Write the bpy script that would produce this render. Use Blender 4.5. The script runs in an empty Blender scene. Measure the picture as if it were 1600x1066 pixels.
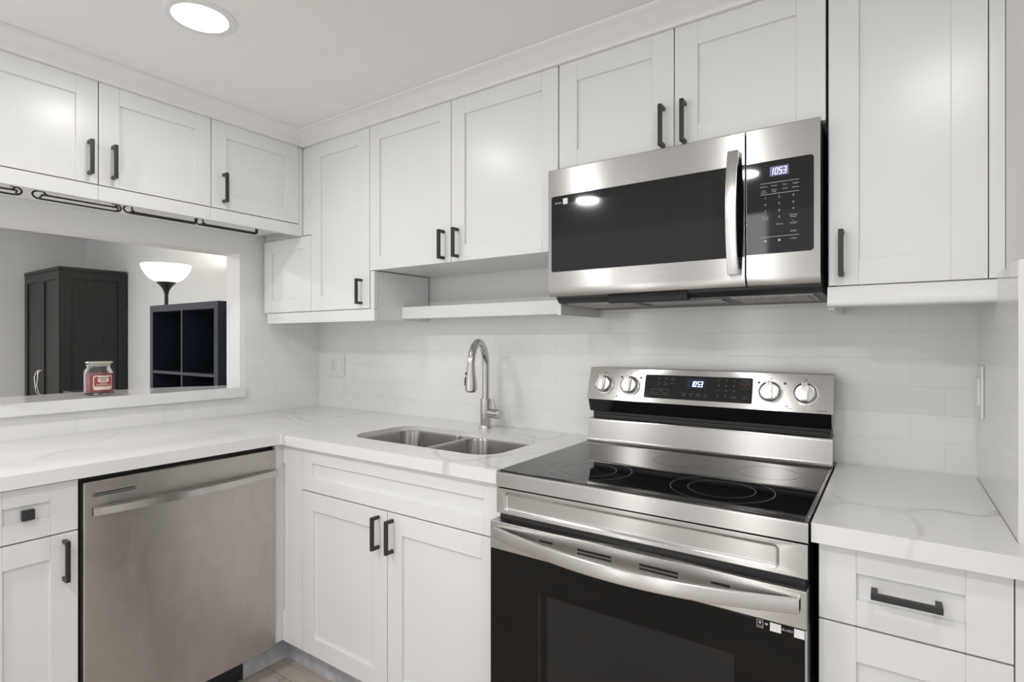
import bpy, bmesh, math, random
from mathutils import Vector, Matrix
random.seed(7)
SC = bpy.context.scene
COL = SC.collection

# ------------------------------------------------------------------ camera
cam = bpy.data.cameras.new('camera')
cam.sensor_width = 36.0
cam.lens = 860.99 / 1600 * 36
cam.shift_y = -1.1 / 1600
cam.clip_start = 0.02
camo = bpy.data.objects.new('camera', cam)
camo.location = (2.5659, -1.8769, 1.2731)
camo.rotation_euler = (math.pi / 2, 0, 0.6023)
COL.objects.link(camo)
SC.camera = camo

# ------------------------------------------------------------------ world, exposure
w = bpy.data.worlds.new('daylight')
SC.world = w
w.use_nodes = True
wn = w.node_tree.nodes
wn['Background'].inputs[0].default_value = (1.0, 1.0, 0.99, 1)
wn['Background'].inputs[1].default_value = 0.84
# daylight surroundings: even light with two added bright bands standing in for glazed openings
def wmath(op, a, b=None, c=None):
    n = w.node_tree.nodes.new('ShaderNodeMath'); n.operation = op
    for i, q in enumerate((a, b, c)):
        if q is None: continue
        if hasattr(q, 'is_output'): w.node_tree.links.new(q, n.inputs[i])
        else: n.inputs[i].default_value = q
    return n.outputs[0]
wt = wn.new('ShaderNodeTexCoord'); ws = wn.new('ShaderNodeSeparateXYZ')
w.node_tree.links.new(wt.outputs['Generated'], ws.inputs[0])
wy = wmath('MAXIMUM', wmath('MULTIPLY', ws.outputs[1], -1), .05)
wu = wmath('DIVIDE', ws.outputs[0], wy); we = wmath('DIVIDE', ws.outputs[2], wy)
tot = 0.81
for u0, hw, lo_, hi_, st in ((-.190, .020, -.45, .35, 3.6), (-.400, .020, -.45, .06, 4.2)):
    q = wmath('MULTIPLY', wmath('LESS_THAN', wmath('ABSOLUTE', wmath('SUBTRACT', wu, u0)), hw), wmath('GREATER_THAN', wy, .1))
    q = wmath('MULTIPLY', q, wmath('MULTIPLY', wmath('GREATER_THAN', we, lo_), wmath('LESS_THAN', we, hi_)))
    tot = wmath('MULTIPLY_ADD', q, st, tot)
w.node_tree.links.new(tot, wn['Background'].inputs[1])
SC.view_settings.view_transform = 'Standard'
SC.view_settings.look = 'None'
SC.view_settings.gamma = 1
SC.view_settings.use_curve_mapping = False
SC.view_settings.exposure = 0.29

CEIL = 2.217
# ceiling cans of the same kitchen grid that lie outside the frame
for cx, cy, en in ((0.89, -2.21, 9.0), (1.88, -2.21, 8.0), (2.72, -1.33, 3.4)):
    l = bpy.data.lights.new('recessed_lamp', 'AREA')
    l.shape = 'DISK'; l.size = 0.143; l.energy = en; l.color = (1.0, 0.985, 0.965)
    lo = bpy.data.objects.new('recessed_lamp', l)
    lo.location = (cx, cy, CEIL - 0.004)
    COL.objects.link(lo)
# added fill light brightening the living room, no fixture, out of view
l = bpy.data.lights.new('living_fill', 'AREA')
l.shape = 'DISK'; l.size = 0.35; l.energy = 34; l.color = (1.0, 0.98, 0.95)
lo = bpy.data.objects.new('living_fill', l); lo.location = (-2.3, -2.0, 2.29); COL.objects.link(lo)

# ------------------------------------------------------------------ materials
def mat(name, col=(.8, .8, .8), rough=.5, metal=0.0, **kw):
    m = bpy.data.materials.new(name); m.use_nodes = True
    b = m.node_tree.nodes['Principled BSDF']
    b.inputs['Base Color'].default_value = (*col, 1)
    b.inputs['Roughness'].default_value = rough
    b.inputs['Metallic'].default_value = metal
    for k, v in kw.items():
        b.inputs[k.replace('_', ' ')].default_value = v
    return m

def N(m, t, **kw):
    n = m.node_tree.nodes.new(t)
    for k, v in kw.items(): setattr(n, k, v)
    return n

def L(m, a, b): m.node_tree.links.new(a, b)
def bsdf(m): return m.node_tree.nodes['Principled BSDF']

def emis(name, col, s):
    m = mat(name, (0.02, 0.02, 0.02), .4)
    b = bsdf(m)
    b.inputs['Emission Color'].default_value = (*col, 1)
    b.inputs['Emission Strength'].default_value = s
    return m

def coords(m, kind='Object', swiz=None, loc=(0, 0, 0), scale=(1, 1, 1)):
    tc = N(m, 'ShaderNodeTexCoord')
    out = tc.outputs[kind]
    if swiz:
        s = N(m, 'ShaderNodeSeparateXYZ'); c = N(m, 'ShaderNodeCombineXYZ')
        L(m, out, s.inputs[0])
        for i, a in enumerate(swiz):
            if a != '0': L(m, s.outputs['xyz'.index(a)], c.inputs[i])
        out = c.outputs[0]
    mp = N(m, 'ShaderNodeMapping')
    mp.inputs['Location'].default_value = loc
    mp.inputs['Scale'].default_value = scale
    L(m, out, mp.inputs[0])
    return mp.outputs[0]

def ramp(m, fac, stops):
    r = N(m, 'ShaderNodeValToRGB')
    e = r.color_ramp.elements
    while len(e) < len(stops): e.new(0.5)
    for i, (p, c) in enumerate(stops):
        e[i].position = p
        e[i].color = (*c, 1) if isinstance(c, tuple) else (c, c, c, 1)
    L(m, fac, r.inputs[0])
    return r.outputs[0]

def noise(m, vec, scale, detail=2, rough=.5, dist=0):
    n = N(m, 'ShaderNodeTexNoise')
    n.inputs['Scale'].default_value = scale
    n.inputs['Detail'].default_value = detail
    n.inputs['Roughness'].default_value = rough
    n.inputs['Distortion'].default_value = dist
    L(m, vec, n.inputs['Vector'])
    return n.outputs[0]

def bump(m, h, strength, dist=.001):
    b = N(m, 'ShaderNodeBump')
    b.inputs['Strength'].default_value = strength
    b.inputs['Distance'].default_value = dist
    L(m, h, b.inputs['Height'])
    L(m, b.outputs[0], bsdf(m).inputs['Normal'])
    return b

def mixc(m, fac, a, b, mode='MIX'):
    x = N(m, 'ShaderNodeMix', data_type='RGBA', blend_type=mode)
    for s, v in ((x.inputs[0], fac), (x.inputs[6], a), (x.inputs[7], b)):
        if hasattr(v, 'is_output'): L(m, v, s)
        elif isinstance(v, tuple): s.default_value = (*v, 1)
        else: s.default_value = v
    return x.outputs[2]

M = {}
M['cab'] = mat('cabinet white lacquer', (.775, .776, .772), .27)
v = coords(M['cab'], 'Object', None, (0, 0, 0), (60, 60, 2.5)); bump(M['cab'], noise(M['cab'], v, 1.0, 2), .035, .0008)
M['wall'] = mat('wall paint', (.80, .797, .79), .55)
v = coords(M['wall']); bump(M['wall'], noise(M['wall'], v, 160, 2), .06, .0008)
M['wall_far'] = mat('living room paint', (.72, .73, .73), .6)
M['ceil'] = mat('ceiling paint', (.87, .868, .86), .7)
M['trim'] = mat('trim white', (.80, .795, .785), .32)

def tile_mat(name, swiz, loc):
    m = mat(name, (.76, .75, .735), .13)
    v = coords(m, 'Object', swiz, loc)
    b = N(m, 'ShaderNodeTexBrick')
    b.offset = .747; b.offset_frequency = 2; b.squash = 1
    L(m, v, b.inputs['Vector'])
    b.inputs['Scale'].default_value = 1
    b.inputs['Brick Width'].default_value = .300
    b.inputs['Row Height'].default_value = .0757
    b.inputs['Mortar Size'].default_value = .0009
    b.inputs['Mortar Smooth'].default_value = .35
    b.inputs['Bias'].default_value = 0
    b.inputs['Color1'].default_value = (.83, .825, .815, 1)
    b.inputs['Color2'].default_value = (.80, .795, .785, 1)
    b.inputs['Mortar'].default_value = (.73, .725, .71, 1)
    L(m, b.outputs['Color'], bsdf(m).inputs['Base Color'])
    inv = N(m, 'ShaderNodeMath', operation='SUBTRACT'); inv.inputs[0].default_value = 1
    L(m, b.outputs['Fac'], inv.inputs[1])
    wv = noise(m, v, 9, 2)
    ad = N(m, 'ShaderNodeMath', operation='MULTIPLY_ADD')
    L(m, wv, ad.inputs[0]); ad.inputs[1].default_value = .25; L(m, inv.outputs[0], ad.inputs[2])
    bump(m, ad.outputs[0], .35, .0012)
    return m
M['tile_b'] = tile_mat('subway tile', 'xz0', (-2.01, -.9195, 0))
M['tile_s'] = tile_mat('subway tile side', 'yz0', (.255, -.9195, 0))

# quartz with grey veins
m = M['quartz'] = mat('veined quartz', (.80, .79, .775), .10)
v = coords(m)
d1 = N(m, 'ShaderNodeTexNoise'); d1.inputs['Scale'].default_value = 2.3; d1.inputs['Detail'].default_value = 4
L(m, v, d1.inputs['Vector'])
vm = N(m, 'ShaderNodeVectorMath', operation='MULTIPLY_ADD')
L(m, d1.outputs['Color'], vm.inputs[0]); vm.inputs[1].default_value = (.42, .42, .42); L(m, v, vm.inputs[2])
vo = N(m, 'ShaderNodeTexVoronoi', feature='DISTANCE_TO_EDGE'); vo.inputs['Scale'].default_value = 1.55
L(m, vm.outputs[0], vo.inputs['Vector'])
vein = ramp(m, vo.outputs[0], [(0, 1.0), (.007, .75), (.019, 0.0)])
mask = ramp(m, noise(m, v, 2.4, 2), [(.44, 0.0), (.58, 1.0)])
mul = N(m, 'ShaderNodeMath', operation='MULTIPLY'); L(m, vein, mul.inputs[0]); L(m, mask, mul.inputs[1])
mu2 = N(m, 'ShaderNodeMath', operation='MULTIPLY'); L(m, mul.outputs[0], mu2.inputs[0]); mu2.inputs[1].default_value = .62
cl = ramp(m, noise(m, v, 3.2, 5, .6), [(.3, (.79, .787, .78)), (.75, (.76, .757, .75))])
L(m, mixc(m, mu2.outputs[0], cl, (.47, .46, .445)), bsdf(m).inputs['Base Color'])

def steel(name, col, rough, aniso=.75, swiz_scale=(3, 3, 400), stain=0.0, rot=.25):
    m = mat(name, col, rough, 1.0)
    b = bsdf(m)
    b.inputs['Anisotropic'].default_value = aniso
    b.inputs['Anisotropic Rotation'].default_value = rot
    t = N(m, 'ShaderNodeTangent', direction_type='RADIAL', axis='Z')
    L(m, t.outputs[0], b.inputs['Tangent'])
    v = coords(m, 'Object', None, (0, 0, 0), swiz_scale)
    n = noise(m, v, 1.0, 3)
    r = ramp(m, n, [(.3, rough * .985), (.7, rough * 1.015)])
    L(m, r, b.inputs['Roughness'])
    if stain:
        v2 = coords(m, 'Object', None, (0, 0, 0), (5, 9, 5))
        n2 = noise(m, v2, 1.0, 6, .65, 1.2)
        lo = tuple(c * (1 - stain) for c in col); hi = tuple(min(1, c * (1 + stain * .5)) for c in col)
        L(m, ramp(m, n2, [(.3, lo), (.7, hi)]), b.inputs['Base Color'])
        ad = N(m, 'ShaderNodeMath', operation='MULTIPLY_ADD')
        L(m, n2, ad.inputs[0]); ad.inputs[1].default_value = .25; L(m, r, ad.inputs[2])
        L(m, ad.outputs[0], b.inputs['Roughness'])
    return m
M['steel'] = steel('brushed stainless', (.47, .455, .44), .25, .93, (2, 2, 900))
M['steel_dw'] = steel('stained stainless', (.56, .53, .50), .26, .85, (3, 3, 700), .12)
M['steel_bright'] = steel('satin stainless', (.56, .55, .535), .24, .5, (2, 2, 900))
M['sink'] = steel('sink steel', (.46, .44, .425), .27, .9, (700, 2, 2))
M['nickel'] = mat('brushed nickel', (.55, .54, .52), .24, 1.0)
M['chrome'] = mat('polished silver', (.78, .77, .75), .12, 1.0)
M['black_glass'] = mat('black glass', (.008, .008, .008), .04, Specular_IOR_Level=.42)
M['oven_glass'] = mat('smoked oven glass', (.008, .0075, .007), .05, Specular_IOR_Level=.2)
M['window_dark'] = mat('oven window', (.020, .0195, .019), .09, Specular_IOR_Level=.25)
M['mw_mesh'] = mat('microwave window screen', (.011, .011, .011), .07, Specular_IOR_Level=.40)
M['black_plastic'] = mat('black plastic', (.018, .018, .018), .35)
M['black_matte'] = mat('matte black metal', (.022, .021, .021), .38)
M['dark_grey'] = mat('dark grey enamel', (.03, .03, .03), .4)
M['grey'] = mat('grey metal', (.25, .25, .24), .35, .8)
M['ink'] = mat('pale print', (.50, .50, .50), .5)
M['ink_dark'] = mat('dark print', (.05, .05, .05), .5)
M['ink_dim'] = mat('dim print', (.16, .16, .16), .5)
M['ink_red'] = mat('red print', (.22, .07, .08), .5)
M['ring'] = mat('burner print', (.15, .145, .14), .3)
M['white_plastic'] = mat('white plastic', (.80, .79, .77), .25)
M['ivory_plastic'] = mat('ivory plastic', (.78, .775, .735), .3)
M['slot'] = mat('slot dark', (.010, .010, .010), .6)
M['paper'] = mat('white sticker', (.80, .80, .80), .5)
M['toe'] = mat('grey toe kick', (.45, .455, .47), .5)
v = coords(M['toe']); L(M['toe'], ramp(M['toe'], noise(M['toe'], v, 14, 4), [(.35, (.40, .405, .425)), (.65, (.58, .585, .60))]), bsdf(M['toe']).inputs['Base Color'])
M['clock'] = emis('clock digits', (.62, .72, 1.0), 2.4)
M['clock_mw'] = emis('microwave digits', (.75, .78, 1.0), 1.6)
M['clock_bg'] = emis('microwave clock window', (.20, .20, .42), .55)
M['clock_halo'] = emis('oven clock window', (.02, .04, .14), .16)
bsdf(M['clock_halo']).inputs['Roughness'].default_value = .05; bsdf(M['clock_halo']).inputs['Base Color'].default_value = (.008, .008, .008, 1)
M['lens'] = emis('lamp lens', (1.0, .985, .965), 46)
M['filter'] = mat('grease filter', (.42, .36, .31), .4, .9)
v = coords(M['filter'], 'Object', None, (0, 0, 0), (1, 1, 1))
vv = N(M['filter'], 'ShaderNodeTexVoronoi'); vv.inputs['Scale'].default_value = 170; L(M['filter'], v, vv.inputs['Vector'])
L(M['filter'], ramp(M['filter'], vv.outputs[0], [(.2, (.62, .55, .48)), (.6, (.13, .11, .10))]), bsdf(M['filter']).inputs['Base Color'])
# glass, wax
M['glass'] = mat('clear glass', (.97, .98, .98), .02, 0, Transmission_Weight=1.0, IOR=1.45)
M['wax'] = mat('red wax', (.36, .022, .035), .45)
M['lid_glass'] = mat('frosted glass lid', (.78, .78, .66), .15, 0, Transmission_Weight=.55, IOR=1.4)
M['label_cream'] = mat('label cream', (.72, .58, .48), .5)
M['label_red'] = mat('label red', (.30, .045, .055), .5)
M['label_grey'] = mat('label grey', (.18, .17, .18), .5)
# dark furniture
m = M['wood_dark'] = mat('black brown wood', (.012, .011, .010), .42)
v = coords(m, 'Object', None, (0, 0, 0), (60, 60, 2)); L(m, ramp(m, noise(m, v, 1, 3), [(.3, (.008, .0072, .0065)), (.7, (.018, .016, .0145))]), bsdf(m).inputs['Base Color'])
M['shelf_dark'] = mat('black blue laminate', (.017, .022, .037), .28)
M['shade'] = emis('lamp shade glass', (1.0, .95, .84), .95)
bsdf(M['shade']).inputs['Base Color'].default_value = (.85, .83, .78, 1)
M['lamp_black'] = mat('lamp black', (.02, .02, .02), .35)
# vinyl planks
m = M['floor'] = mat('vinyl plank', (.3, .26, .23), .38)
v = coords(m, 'Object', 'xy0', (0.07, .11, 0))
b = N(m, 'ShaderNodeTexBrick'); b.offset = .37; b.offset_frequency = 2
L(m, v, b.inputs['Vector']); b.inputs['Scale'].default_value = 1
b.inputs['Brick Width'].default_value = 1.2; b.inputs['Row Height'].default_value = .18
b.inputs['Mortar Size'].default_value = .0012; b.inputs['Bias'].default_value = 0
b.inputs['Color1'].default_value = (.62, .55, .49, 1); b.inputs['Color2'].default_value = (.44, .39, .35, 1)
b.inputs['Mortar'].default_value = (.10, .085, .075, 1)
v2 = coords(m, 'Object', None, (0, 0, 0), (2.5, 38, 1))
L(m, mixc(m, .55, b.outputs['Color'], ramp(m, noise(m, v2, 1, 5, .6, .6), [(.3, (.62, .6, .58)), (.7, (1, 1, 1))]), 'MULTIPLY'), bsdf(m).inputs['Base Color'])

# ------------------------------------------------------------------ mesh builder
class MB:
    def __init__(s): s.bm = bmesh.new()
    def merge(s, b2):
        me = bpy.data.meshes.new('tmp'); b2.to_mesh(me); b2.free()
        s.bm.from_mesh(me); bpy.data.meshes.remove(me); return s
    def box(s, x0, x1, y0, y1, z0, z1, b=0.0, seg=2):
        x0, x1 = sorted((x0, x1)); y0, y1 = sorted((y0, y1)); z0, z1 = sorted((z0, z1))
        t = bmesh.new()
        bmesh.ops.create_cube(t, size=1)
        for q in t.verts:
            q.co = Vector(((x0 + x1) / 2 + q.co.x * (x1 - x0), (y0 + y1) / 2 + q.co.y * (y1 - y0), (z0 + z1) / 2 + q.co.z * (z1 - z0)))
        if b: bmesh.ops.bevel(t, geom=t.edges[:], offset=b, segments=seg, profile=.5, affect='EDGES')
        return s.merge(t)
    def loft(s, loops, cap0=True, cap1=True, closed=True):
        t = bmesh.new()
        vs = [[t.verts.new(p) for p in lp] for lp in loops]
        n = len(vs[0])
        for a, c in zip(vs, vs[1:]):
            for i in range(n if closed else n - 1):
                j = (i + 1) % n
                t.faces.new((a[i], a[j], c[j], c[i]))
        if cap0: t.faces.new(vs[0][::-1])
        if cap1: t.faces.new(vs[-1])
        bmesh.ops.recalc_face_normals(t, faces=t.faces[:])
        return s.merge(t)
    def prism(s, poly, f, d0, d1):
        return s.loft([[f(u, q, d0) for u, q in poly], [f(u, q, d1) for u, q in poly]])
    def lathe(s, prof, c, n=40, frame=None, cap=True):
        lps = []
        for r, h in prof:
            lp = []
            for i in range(n):
                a = 2 * math.pi * i / n
                if frame:
                    u, vv_, nn = frame
                    lp.append(Vector(c) + u * (r * math.cos(a)) + vv_ * (r * math.sin(a)) + nn * h)
                else: lp.append(Vector((c[0] + r * math.cos(a), c[1] + r * math.sin(a), c[2] + h)))
            lps.append(lp)
        return s.loft(lps, cap, cap)
    def tube(s, pts, r, n=12, caps=True):
        n = max(n, 10)
        pts = [Vector(p) for p in pts]
        rs = r if isinstance(r, list) else [r] * len(pts)
        lps = []; prev = None
        for i, p in enumerate(pts):
            a = pts[max(i - 1, 0)]; c = pts[min(i + 1, len(pts) - 1)]
            t = (c - a).normalized()
            if prev is None:
                k = Vector((0, 0, 1)) if abs(t.z) < .9 else Vector((1, 0, 0))
                u = t.cross(k).normalized()
            else: u = (prev - t * prev.dot(t)).normalized()
            prev = u; q = t.cross(u)
            lps.append([p + u * (rs[i] * math.cos(2 * math.pi * j / n)) + q * (rs[i] * math.sin(2 * math.pi * j / n)) for j in range(n)])
        return s.loft(lps, caps, caps)
    def quads(s, verts, faces):
        t = bmesh.new(); vs = [t.verts.new(p) for p in verts]
        for f in faces: t.faces.new([vs[i] for i in f])
        return s.merge(t)

ORG = {}
def link(name, mb, material, parent=None, smooth=True):
    me = bpy.data.meshes.new(name)
    bm = mb.bm
    o = bpy.data.objects.new(name, me)
    org = Vector((0, 0, 0))
    if parent is not None:
        org = ORG[parent.name]; o.parent = parent
    else:
        zs = [q.co.z for q in bm.verts]; xs = [q.co.x for q in bm.verts]; ys = [q.co.y for q in bm.verts]
        if name.split('_')[0] in ('wall', 'floor', 'ceiling', 'trim', 'window', 'door', 'baseboard'): org = Vector((0, 0, 0))
        elif KEEP0: org = Vector((0, 0, 0))
        else: org = Vector(((min(xs) + max(xs)) / 2, (min(ys) + max(ys)) / 2, min(zs)))
        o.location = org
    for q in bm.verts: q.co -= org
    bm.to_mesh(me); bm.free()
    if smooth:
        for p in me.polygons: p.use_smooth = True
        me.set_sharp_from_angle(angle=math.radians(50))
    for mm in (material if isinstance(material, (list, tuple)) else [material]): me.materials.append(mm)
    COL.objects.link(o)
    if smooth:
        wm = o.modifiers.new('weighted normals', 'WEIGHTED_NORMAL'); wm.keep_sharp = True; wm.weight = 90
    ORG[o.name] = org
    return o
KEEP0 = False

def tag(o, label=None, cat=None, group=None, kind=None):
    if label: o['label'] = label
    if cat: o['category'] = cat
    if group: o['group'] = group
    if kind: o['kind'] = kind
    return o
def thing(name, loc, label, cat, group=None):
    o = bpy.data.objects.new(name, None)
    o.empty_display_size = .05; o.location = loc
    COL.objects.link(o); ORG[o.name] = Vector(loc)
    return tag(o, label, cat, group)
def struct(name, mb, m, label=None):
    o = link(name, mb, m); o['kind'] = 'structure'
    if label: o['label'] = label
    return o

def rrect(x0, x1, y0, y1, r, n=6):
    out = []
    for cx, cy, a0 in ((x1 - r, y1 - r, 0), (x0 + r, y1 - r, 90), (x0 + r, y0 + r, 180), (x1 - r, y0 + r, 270)):
        for i in range(n + 1):
            a = math.radians(a0 + 90 * i / n)
            out.append((cx + r * math.cos(a), cy + r * math.sin(a)))
    return out

# --- print helpers: u,v plane text
def text2d(sx, size):
    cu = bpy.data.curves.new('t', 'FONT'); cu.body = sx; cu.size = size; cu.align_x = 'CENTER'; cu.align_y = 'CENTER'
    cu.resolution_u = 2
    ob = bpy.data.objects.new('t', cu); COL.objects.link(ob)
    dg = bpy.context.evaluated_depsgraph_get()
    me = bpy.data.meshes.new_from_object(ob.evaluated_get(dg))
    vs = [(q.co.x, q.co.y) for q in me.vertices]; fs = [tuple(p.vertices) for p in me.polygons]
    bpy.data.objects.remove(ob); bpy.data.curves.remove(cu); bpy.data.meshes.remove(me)
    return vs, fs
def put_text(mb, sx, u, vv_, size, P, sq=1.0, shear=0.0):
    vs, fs = text2d(sx, size)
    return mb.quads([P(u + a * sq + b_ * shear, vv_ + b_) for a, b_ in vs], fs)
SEG = {'0': 'abcdef', '1': 'bc', '5': 'afgcd', '3': 'abgcd'}
def seven(mb, ch, u, vv_, wd, ht, t, P, sl=.12):
    h = ht / 2
    R = {'a': (0, wd, ht - t, ht), 'g': (0, wd, h - t / 2, h + t / 2), 'd': (0, wd, 0, t), 'b': (wd - t, wd, h, ht), 'c': (wd - t, wd, 0, h), 'f': (0, t, h, ht), 'e': (0, t, 0, h)}
    for k in SEG[ch]:
        a0, a1, b0, b1 = R[k]; g = t * .12
        if k in 'agd': a0 += g; a1 -= g
        else: b0 += g; b1 -= g
        q = [(a0, b0), (a1, b0), (a1, b1), (a0, b1)]
        mb.quads([P(u + a + sl * b_, vv_ + b_) for a, b_ in q], [(0, 1, 2, 3)])
def rect2(mb, u0, u1, v0, v1, P): mb.quads([P(u0, v0), P(u1, v0), P(u1, v1), P(u0, v1)], [(0, 1, 2, 3)])
def frame2(mb, u0, u1, v0, v1, t, P):
    rect2(mb, u0, u1, v0, v0 + t, P); rect2(mb, u0, u1, v1 - t, v1, P)
    rect2(mb, u0, u0 + t, v0 + t, v1 - t, P); rect2(mb, u1 - t, u1, v0 + t, v1 - t, P)

# ------------------------------------------------------------------ setting
T = .006   # tile thickness: tile faces lie on x=0 / y=0 / x=2.752
XR = 2.752
XW = 2.766   # painted right wall; the tile panel on it is 14 mm thick
mb = MB(); mb.box(-4.5, 3.6, -3.0, .5, -.05, 0); struct('floor', mb, M['floor'])
mb = MB(); mb.box(-.126, 4.6, -3.3, .5, CEIL, CEIL + .05); struct('ceiling', mb, M['ceil'])
mb = MB(); mb.box(-4.5, -.127, -3.3, .5, 2.30, 2.35); struct('ceiling', mb, M['ceil'], 'white ceiling of the room seen through the opening')
mb = MB(); mb.box(-.006, 2.9, T, .12, 0, CEIL); struct('wall_back', mb, M['wall'])
for bx in ((-3.2, .30, 0, 1.004), (-3.2, .30, 1.687, CEIL), (-.439, .30, 1.004, 1.687), (-3.2, -2.35, 1.004, 1.687)):
    mb = MB(); mb.box(-.126, -T, *bx); struct('wall_left', mb, M['wall'])
mb = MB(); mb.box(XW, 2.9, -1.0, T, 0, CEIL); struct('wall_right', mb, M['wall'])
mb = MB(); mb.box(-4.3, -.126, .30, .42, 0, 2.35); struct('wall_living_back', mb, M['wall_far'])
mb = MB(); mb.box(-4.32, -4.2, -3.3, .42, 0, 2.35); struct('wall_living_left', mb, M['wall_far'])
# backsplash tile
mb = MB(); mb.box(0, XR, 0, T, .914, 1.405); struct('trim_1', mb, M['tile_b'], 'white subway tile backsplash behind sink and range')
mb = MB(); mb.box(-T, 0, -.423, 0, .914, 1.405); mb.box(-T, 0, -2.3, -.423, .914, 1.004)
struct('trim_2', mb, M['tile_s'], 'white subway tile backsplash on left wall')
mb = MB(); mb.box(XR, XW, -.5665, 0, .914, 1.415); struct('trim_3', mb, M['tile_s'], 'white subway tile backsplash on right wall')
mb = MB(); mb.box(XR - .0006, XW, -.5695, -.5665, .914, 1.4156); struct('trim_4', mb, M['trim'], 'white edge trim where the right tile ends')
# crown moulding swept along the left and back cabinet runs
UF = -.33; UL = .335; CB = 2.157
prof = [(0, CB), (.012, CB), (.014, CB + .010), (.022, CB + .016), (.036, CB + .030), (.050, CB + .042), (.060, CB + .047), (.063, CB + .0595), (0, CB + .0595)]
mb = MB()
mb.loft([[Vector((UL + d, -3.0, z)) for d, z in prof], [Vector((UL + d, UF - d, z)) for d, z in prof], [Vector((XW, UF - d, z)) for d, z in prof]])
struct('trim_5', mb, M['trim'], 'white crown moulding along the tops of the wall cabinets')

# ------------------------------------------------------------------ cabinet helpers
def planeP(ax, F):
    if ax == 'y': return lambda u, d, z: (u, F + d, z)
    return lambda u, d, z: (F - d, u, z)
def pbox(mb, P, u0, u1, d0, d1, z0, z1, b=0.0):
    a = P(u0, d0, z0); c = P(u1, d1, z1)
    return mb.box(a[0], c[0], a[1], c[1], a[2], c[2], b)
def shaker(P, u0, u1, z0, z1, st=.061, sb=None, stt=None, th=.02, rec=.008):
    sb = sb or st; stt = stt or st
    u0, u1 = sorted((u0, u1))
    mb = MB(); b = .0011
    pbox(mb, P, u0, u0 + st, 0, th, z0, z1, b); pbox(mb, P, u1 - st, u1, 0, th, z0, z1, b)
    pbox(mb, P, u0 + st, u1 - st, 0, th, z0, z0 + sb, b); pbox(mb, P, u0 + st, u1 - st, 0, th, z1 - stt, z1, b)
    pbox(mb, P, u0 + st - .004, u1 - st + .004, rec, th - .002, z0 + sb - .004, z1 - stt + .004)
    return mb
def pull(P, u0, u1, z0, z1, proj=.034, t=.0105):
    mb = MB(); b = .0008
    pbox(mb, P, u0, u1, -proj, -proj + t, z0, z1, b)
    if z1 - z0 > u1 - u0:
        pbox(mb, P, u0, u1, -proj + t - .001, 0, z0, z0 + t, b); pbox(mb, P, u0, u1, -proj + t - .001, 0, z1 - t, z1, b)
    else:
        pbox(mb, P, u0, u0 + t, -proj + t - .001, 0, z0, z1, b); pbox(mb, P, u1 - t, u1, -proj + t - .001, 0, z0, z1, b)
    return mb
PU = planeP('y', UF); PLU = planeP('x', UL)

def vpull(root, P, u, z0, z1):
    h = link('handle', pull(P, u - .0055, u + .0055, z0, z1), M['black_matte'], root); h['label'] = 'black square bar handle'; return h

# ---- left wall cabinets
t = thing('wall_cabinet', (.16, -1.126, 1.753), 'white two-door wall cabinet hanging over the pass-through opening, leftmost in view', 'cabinet')
mb = MB(); pbox(mb, PLU, -1.503, -.7495, .022, UL + T - .001, 1.782, 2.17); link('body', mb, M['cab'], t)
for u0, u1, hu in ((-1.5035, -1.1275, -1.153), (-1.1245, -.7485, -1.084)):
    d = link('door', shaker(PLU, u0, u1, 1.806, 2.157), M['cab'], t); vpull(d, PLU, hu, 1.832, 1.947)
mb = MB(); pbox(mb, PLU, -1.503, -1.1265, .002, .022, 1.753, 1.803, .0012); pbox(mb, PLU, -1.1255, -.7495, .002, .022, 1.753, 1.803, .0012)
link('light_rail', mb, M['cab'], t)
t = thing('wall_cabinet', (.16, -.54, 1.753), 'white single-door wall cabinet over the opening, next to the corner', 'cabinet')
mb = MB(); pbox(mb, PLU, -.7485, -.353, .022, UL + T - .001, 1.782, 2.17); link('body', mb, M['cab'], t)
d = link('door', shaker(PLU, -.7455, -.355, 1.806, 2.157), M['cab'], t); vpull(d, PLU, -.698, 1.831, 1.948)
mb = MB(); pbox(mb, PLU, -.7485, -.353, .002, .022, 1.753, 1.803, .0012); link('light_rail', mb, M['cab'], t)
mb = MB(); pbox(mb, PLU, -.3525, -.3315, .003, .022, 1.753, 2.157, .001); link('filler_strip', mb, M['cab'], t)

# ---- corner cabinet
t = thing('corner_wall_cabinet', (.4, -.16, 1.354), 'tall white corner wall cabinet with one full-height door beside a short panel', 'cabinet')
mb = MB(); mb.box(.001, .787, UF + .022, -.002, 1.405, 2.19)
mb.box(.318, .391, UF + .002, UF + .024, 1.756, 2.157, .001); link('body', mb, M['cab'], t)
link('short_panel', shaker(PU, .020, .3915, 1.406, 1.752, .064, .061, .055), M['cab'], t)
d = link('door', shaker(PU, .394, .785, 1.406, 2.157, .069, .064, .062), M['cab'], t); vpull(d, PU, .737, 1.424, 1.530)
mb = MB(); mb.box(.043, .812, UF + .002, UF + .022, 1.354, 1.403, .0012); link('light_rail', mb, M['cab'], t)
mb = MB(); mb.box(.790, .810, UF + .024, -.002, 1.358, 1.560, .001); mb.box(.789, .812, UF + .002, UF + .022, 1.4035, 1.560, .001); link('end_panel', mb, M['cab'], t)

# ---- 36 inch wall cabinet
t = thing('wall_cabinet', (1.235, -.16, 1.562), 'white two-door wall cabinet above the sink with an open shelf beneath', 'cabinet')
mb = MB(); mb.box(.7885, 1.683, UF + .022, -.002, 1.563, 2.155); link('body', mb, M['cab'], t)
d = link('door', shaker(PU, .788, 1.2285, 1.562, 2.157, .0575, .057, .062), M['cab'], t); vpull(d, PU, 1.194, 1.574, 1.682)
d = link('door', shaker(PU, 1.2315, 1.682, 1.562, 2.157, .0615, .060, .062), M['cab'], t); vpull(d, PU, 1.262, 1.575, 1.682)
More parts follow.
